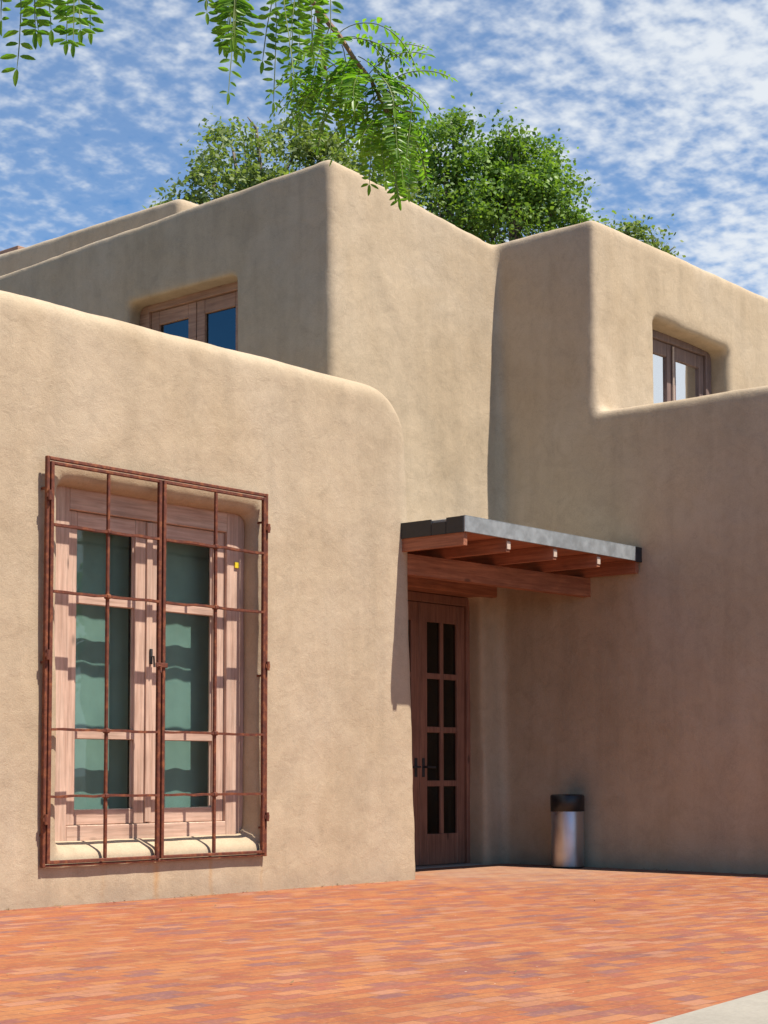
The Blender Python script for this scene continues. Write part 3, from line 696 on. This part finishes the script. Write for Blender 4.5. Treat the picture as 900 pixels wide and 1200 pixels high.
# main drooping twig on the right of the hanging mass
tw = [A_(330, -60), A_(362, -5), A_(386, 28), A_(398, 42), A_(416, 70), A_(434, 92), A_(450, 125), A_(462, 155)]
twig(tw, 0.0085, 0.003)
R3 = np.array(_R); U3 = np.array(_U); F3 = np.array(_F)
def dirpx(dx, dy, dz=0.0): return R3*dx - U3*dy + F3*dz
def ll_px(px, z=ZC): return px*z/FPX
# the two arching sprays at the upper right
compound(A_(396, 40), dirpx(0.9, -1.1), ll_px(118), 12, ll_px(19), 1.5)
compound(A_(400, 44), dirpx(1.2, -0.6, 0.2), ll_px(120), 13, ll_px(16), 1.8)
compound(A_(428, 92), dirpx(0.7, -1.0, 0.1), ll_px(85), 12, ll_px(15), 1.0)
compound(A_(445, 105), dirpx(0.9, -0.8, -0.1), ll_px(90), 12, ll_px(15), 1.2)
compound(A_(430, 96), dirpx(0.9, -0.35, 0.2), ll_px(95), 12, ll_px(15), 1.3)
compound(A_(442, 52, 4.6), dirpx(1.0, -0.2, 0.1), ll_px(60, 4.6), 9, ll_px(9, 4.6), 0.2)
for i in range(32):
    t_ = rng.uniform(0.42, 1.0); f_ = t_*(len(tw)-1); i0 = min(int(f_), len(tw)-2)
    p = tw[i0] + (tw[i0+1]-tw[i0])*(f_-i0) + rng.normal(size=3)*0.02
    ang = rng.uniform(0, 2*math.pi)
    dd = dirpx(math.cos(ang)*1.1, -0.25 + 0.9*rng.random(), math.sin(ang)*0.9)
    compound(p, dd, ll_px(rng.uniform(66, 98)), int(rng.integers(12, 15)), ll_px(rng.uniform(13, 19)), rng.uniform(0.7, 1.5))
for x_, y_, l_ in ((462, 118, 100), (474, 128, 88), (448, 122, 95), (482, 110, 80), (455, 135, 88), (438, 118, 88), (424, 112, 62), (468, 105, 70), (410, 105, 48), (486, 138, 62)):
    compound(A_(x_, y_, 4.2 + rng.uniform(-.12, .12)), dirpx(rng.uniform(-.15, .3), 1.0, rng.uniform(-.5, .5)), ll_px(l_*1.08), int(l_/7.2), ll_px(rng.uniform(13, 17)), 0.5, face=cdir + rng.normal(size=3)*0.5)
    stems.tube([tw[5] if y_ < 125 else tw[6], Vector(A_(x_, y_ - 6)), Vector(A_(x_, y_))], [0.002, 0.0016, 0.001], 4)
# second twig carrying the left part of that mass
tw2 = [A_(372, 8), A_(378, 60, 4.3), A_(385, 105, 4.35)]
twig(tw2, 0.006, 0.003)
for i in range(20):
    f_ = rng.uniform(0.9, 2.0); i0 = min(int(f_), 1); p = tw2[i0] + (tw2[i0+1]-tw2[i0])*(f_-i0)
    ang = rng.uniform(0, 2*math.pi)
    compound(p, dirpx(math.cos(ang)*0.9 - 0.25, -0.3+0.7*rng.random(), math.sin(ang)*0.8), ll_px(rng.uniform(55, 82)), int(rng.integers(9, 12)), ll_px(rng.uniform(12, 16)), rng.uniform(0.9, 1.6))
# sprays hanging straight down at the top edge
def hang(x, y, lpx, pairs, lpx_leaf, z=3.9, lean=0.0, face=None):
    compound(A_(x, y, z), dirpx(lean, 1.0, rng.uniform(-.15, .15)), ll_px(lpx, z), pairs, ll_px(lpx_leaf, z), 0.35, face=(cdir + rng.normal(size=3)*0.25) if face is None else face)
hang(278, -70, 185, 12, 17, lean=0.03); hang(262, -60, 112, 8, 17, lean=0.02); hang(280, -55, 115, 8, 19); hang(286, -40, 95, 7, 18, lean=0.02); hang(268, -48, 96, 9, 20); hang(274, -38, 92, 9, 20)
hang(270, -70, 118, 9, 19, z=4.0); hang(276, -60, 100, 8, 20, z=3.8)
hang(322, -50, 165, 11, 16, lean=0.02); hang(330, -50, 150, 10, 17, lean=-0.02); hang(322, -20, 90, 7, 18, lean=-0.2); hang(340, -40, 125, 10, 17, z=4.1)
hang(352, -40, 105, 9, 16); hang(362, -30, 95, 8, 16, lean=0.08); hang(345, -60, 120, 10, 17, lean=0.05); hang(240, -45, 62, 4, 17, lean=0.03); hang(245, -40, 40, 4, 15, lean=-0.1)
hang(372, -30, 75, 6, 17); hang(385, -40, 80, 6, 17, lean=0.06)
# the cluster in the top left corner
hang(22, -100, 180, 10, 24, z=3.6, lean=0.0); hang(42, -80, 118, 7, 24, z=3.6); hang(36, -70, 105, 7, 23, z=3.7, lean=0.04); hang(50, -60, 95, 7, 23, z=3.65, lean=0.1)
hang(0, -80, 105, 7, 23, z=3.6); hang(90, -80, 120, 8, 22, z=3.7, lean=-0.02); hang(84, -60, 108, 6, 21, z=3.75, lean=-0.05); hang(100, -70, 105, 6, 21, z=3.7, lean=0.03); hang(88, -50, 100, 5, 20, z=3.65)
# boughs and trunk, out of the picture to the left
lb = Vector(loc_base)
trk = MB()
trk.tube([lb + Vector((0, 0, -0.1)), lb + Vector((0.05, -0.05, 1.2)), lb + Vector((0.18, -0.15, 2.6)), lb + Vector((0.25, -0.3, 3.5))], [0.17, 0.14, 0.12, 0.10], 12)
top = lb + Vector((0.25, -0.3, 3.5))
b1 = [top, Vector(A_(100, -560, 4.0)), Vector(A_(250, -250, 4.2)), Vector(A_(330, -60))]
b2 = [lb + Vector((0.18, -0.15, 2.6)), Vector(A_(-260, -160, 3.7)), Vector(A_(-60, -150, 3.6)), Vector(A_(60, -110, 3.6)), Vector(A_(110, -90, 3.7))]
b3 = [Vector(A_(100, -560, 4.0)), Vector(A_(220, -200, 3.9)), Vector(A_(285, -90, 3.9)), Vector(A_(350, -65, 3.9)), Vector(A_(395, -60, 3.9))]
trk.tube(b1, [0.075, 0.045, 0.022, 0.0085], 9); trk.tube(b2, [0.07, 0.04, 0.022, 0.012, 0.006], 9); trk.tube(b3, [0.03, 0.02, 0.012, 0.008, 0.004], 8)
b4 = [top, top + Vector((-1.0, -0.6, 1.2)), top + Vector((-2.0, -0.8, 1.6))]; b5 = [top, top + Vector((-0.5, 0.9, 1.2)), top + Vector((-0.9, 1.6, 1.9))]
trk.tube(b4, [0.07, 0.04, 0.015], 8); trk.tube(b5, [0.06, 0.035, 0.012], 8)
trk.build('trunk', M['bark'], lt, True)
# the rest of its crown
for bpts, cnt, lo in ((b4, 90, 0.5), (b5, 90, 0.5), (b2, 45, 0.3), (b1, 30, 0.15)):
    for _ in range(cnt):
        hi = 1.0 if bpts in (b4, b5) else (0.42 if bpts is b2 else 0.45)
        f_ = rng.uniform(lo, hi)*(len(bpts)-1); i0 = min(int(f_), len(bpts)-2)
        p = np.array(bpts[i0].lerp(bpts[i0+1], f_-i0)) + rng.normal(size=3)*(0.30 if bpts in (b4, b5) else 0.08)
        d_ = rng.normal(size=3); d_[2] = abs(d_[2])*0.5
        compound(p, d_, rng.uniform(0.22, 0.36), 9, rng.uniform(0.035, 0.05), 1.2)
# leaflets and their green stalks are one crown mesh
rachis.bm.verts.ensure_lookup_table(); off = len(V); rachis.bm.verts.index_update()
V.extend([tuple(v.co) for v in rachis.bm.verts]); nl = len(Fc)
Fc.extend([tuple(v.index + off for v in f.verts) for f in rachis.bm.faces]); rachis.bm.free()
fo = mesh_from('crown', V, Fc, [M['leaffg'], M['stalk']], lt)
for i_ in range(nl, len(Fc)): fo.data.polygons[i_].material_index = 1
stems.build('twig', M['twig'], lt)

# ------------------------------------------------------------------ dry leaves and grit lying on the bricks
rng = np.random.default_rng(77); V2 = []; F2 = []
def litter(x, y, l):
    a = rng.uniform(0, 6.28); u = np.array([math.cos(a), math.sin(a), rng.uniform(-.15, .25)]); w_ = np.array([-math.sin(a), math.cos(a), rng.uniform(-.2, .3)])*l*0.22
    p_ = np.array([x, y, 0.006]); i_ = len(V2)
    V2.extend([p_, p_ + u*l*0.5 + w_, p_ + u*l + np.array([0, 0, 0.004]), p_ + u*l*0.5 - w_]); F2.append((i_, i_+1, i_+2, i_+3))
for _ in range(150):
    k_ = rng.random()
    if k_ < 0.35: litter(rng.uniform(6, 9.9), YA - 0.03 - abs(rng.normal())*0.06, rng.uniform(0.015, 0.04))
    elif k_ < 0.75: litter(XD - 0.05 - abs(rng.normal())*0.10, rng.uniform(5.8, 9.0), rng.uniform(0.02, 0.045))
    else: litter(rng.uniform(4, 12), rng.uniform(3.3, 8), rng.uniform(0.012, 0.03))
lo = mesh_from('leaf_litter', V2, F2, mat_plain('dry leaf', (0.20, 0.12, 0.05), 0.8, nscale=8, var=0.4), None)
tag(lo, 'scattered dry leaflets lying on the brick patio along the walls', 'leaf litter', kind='stuff')
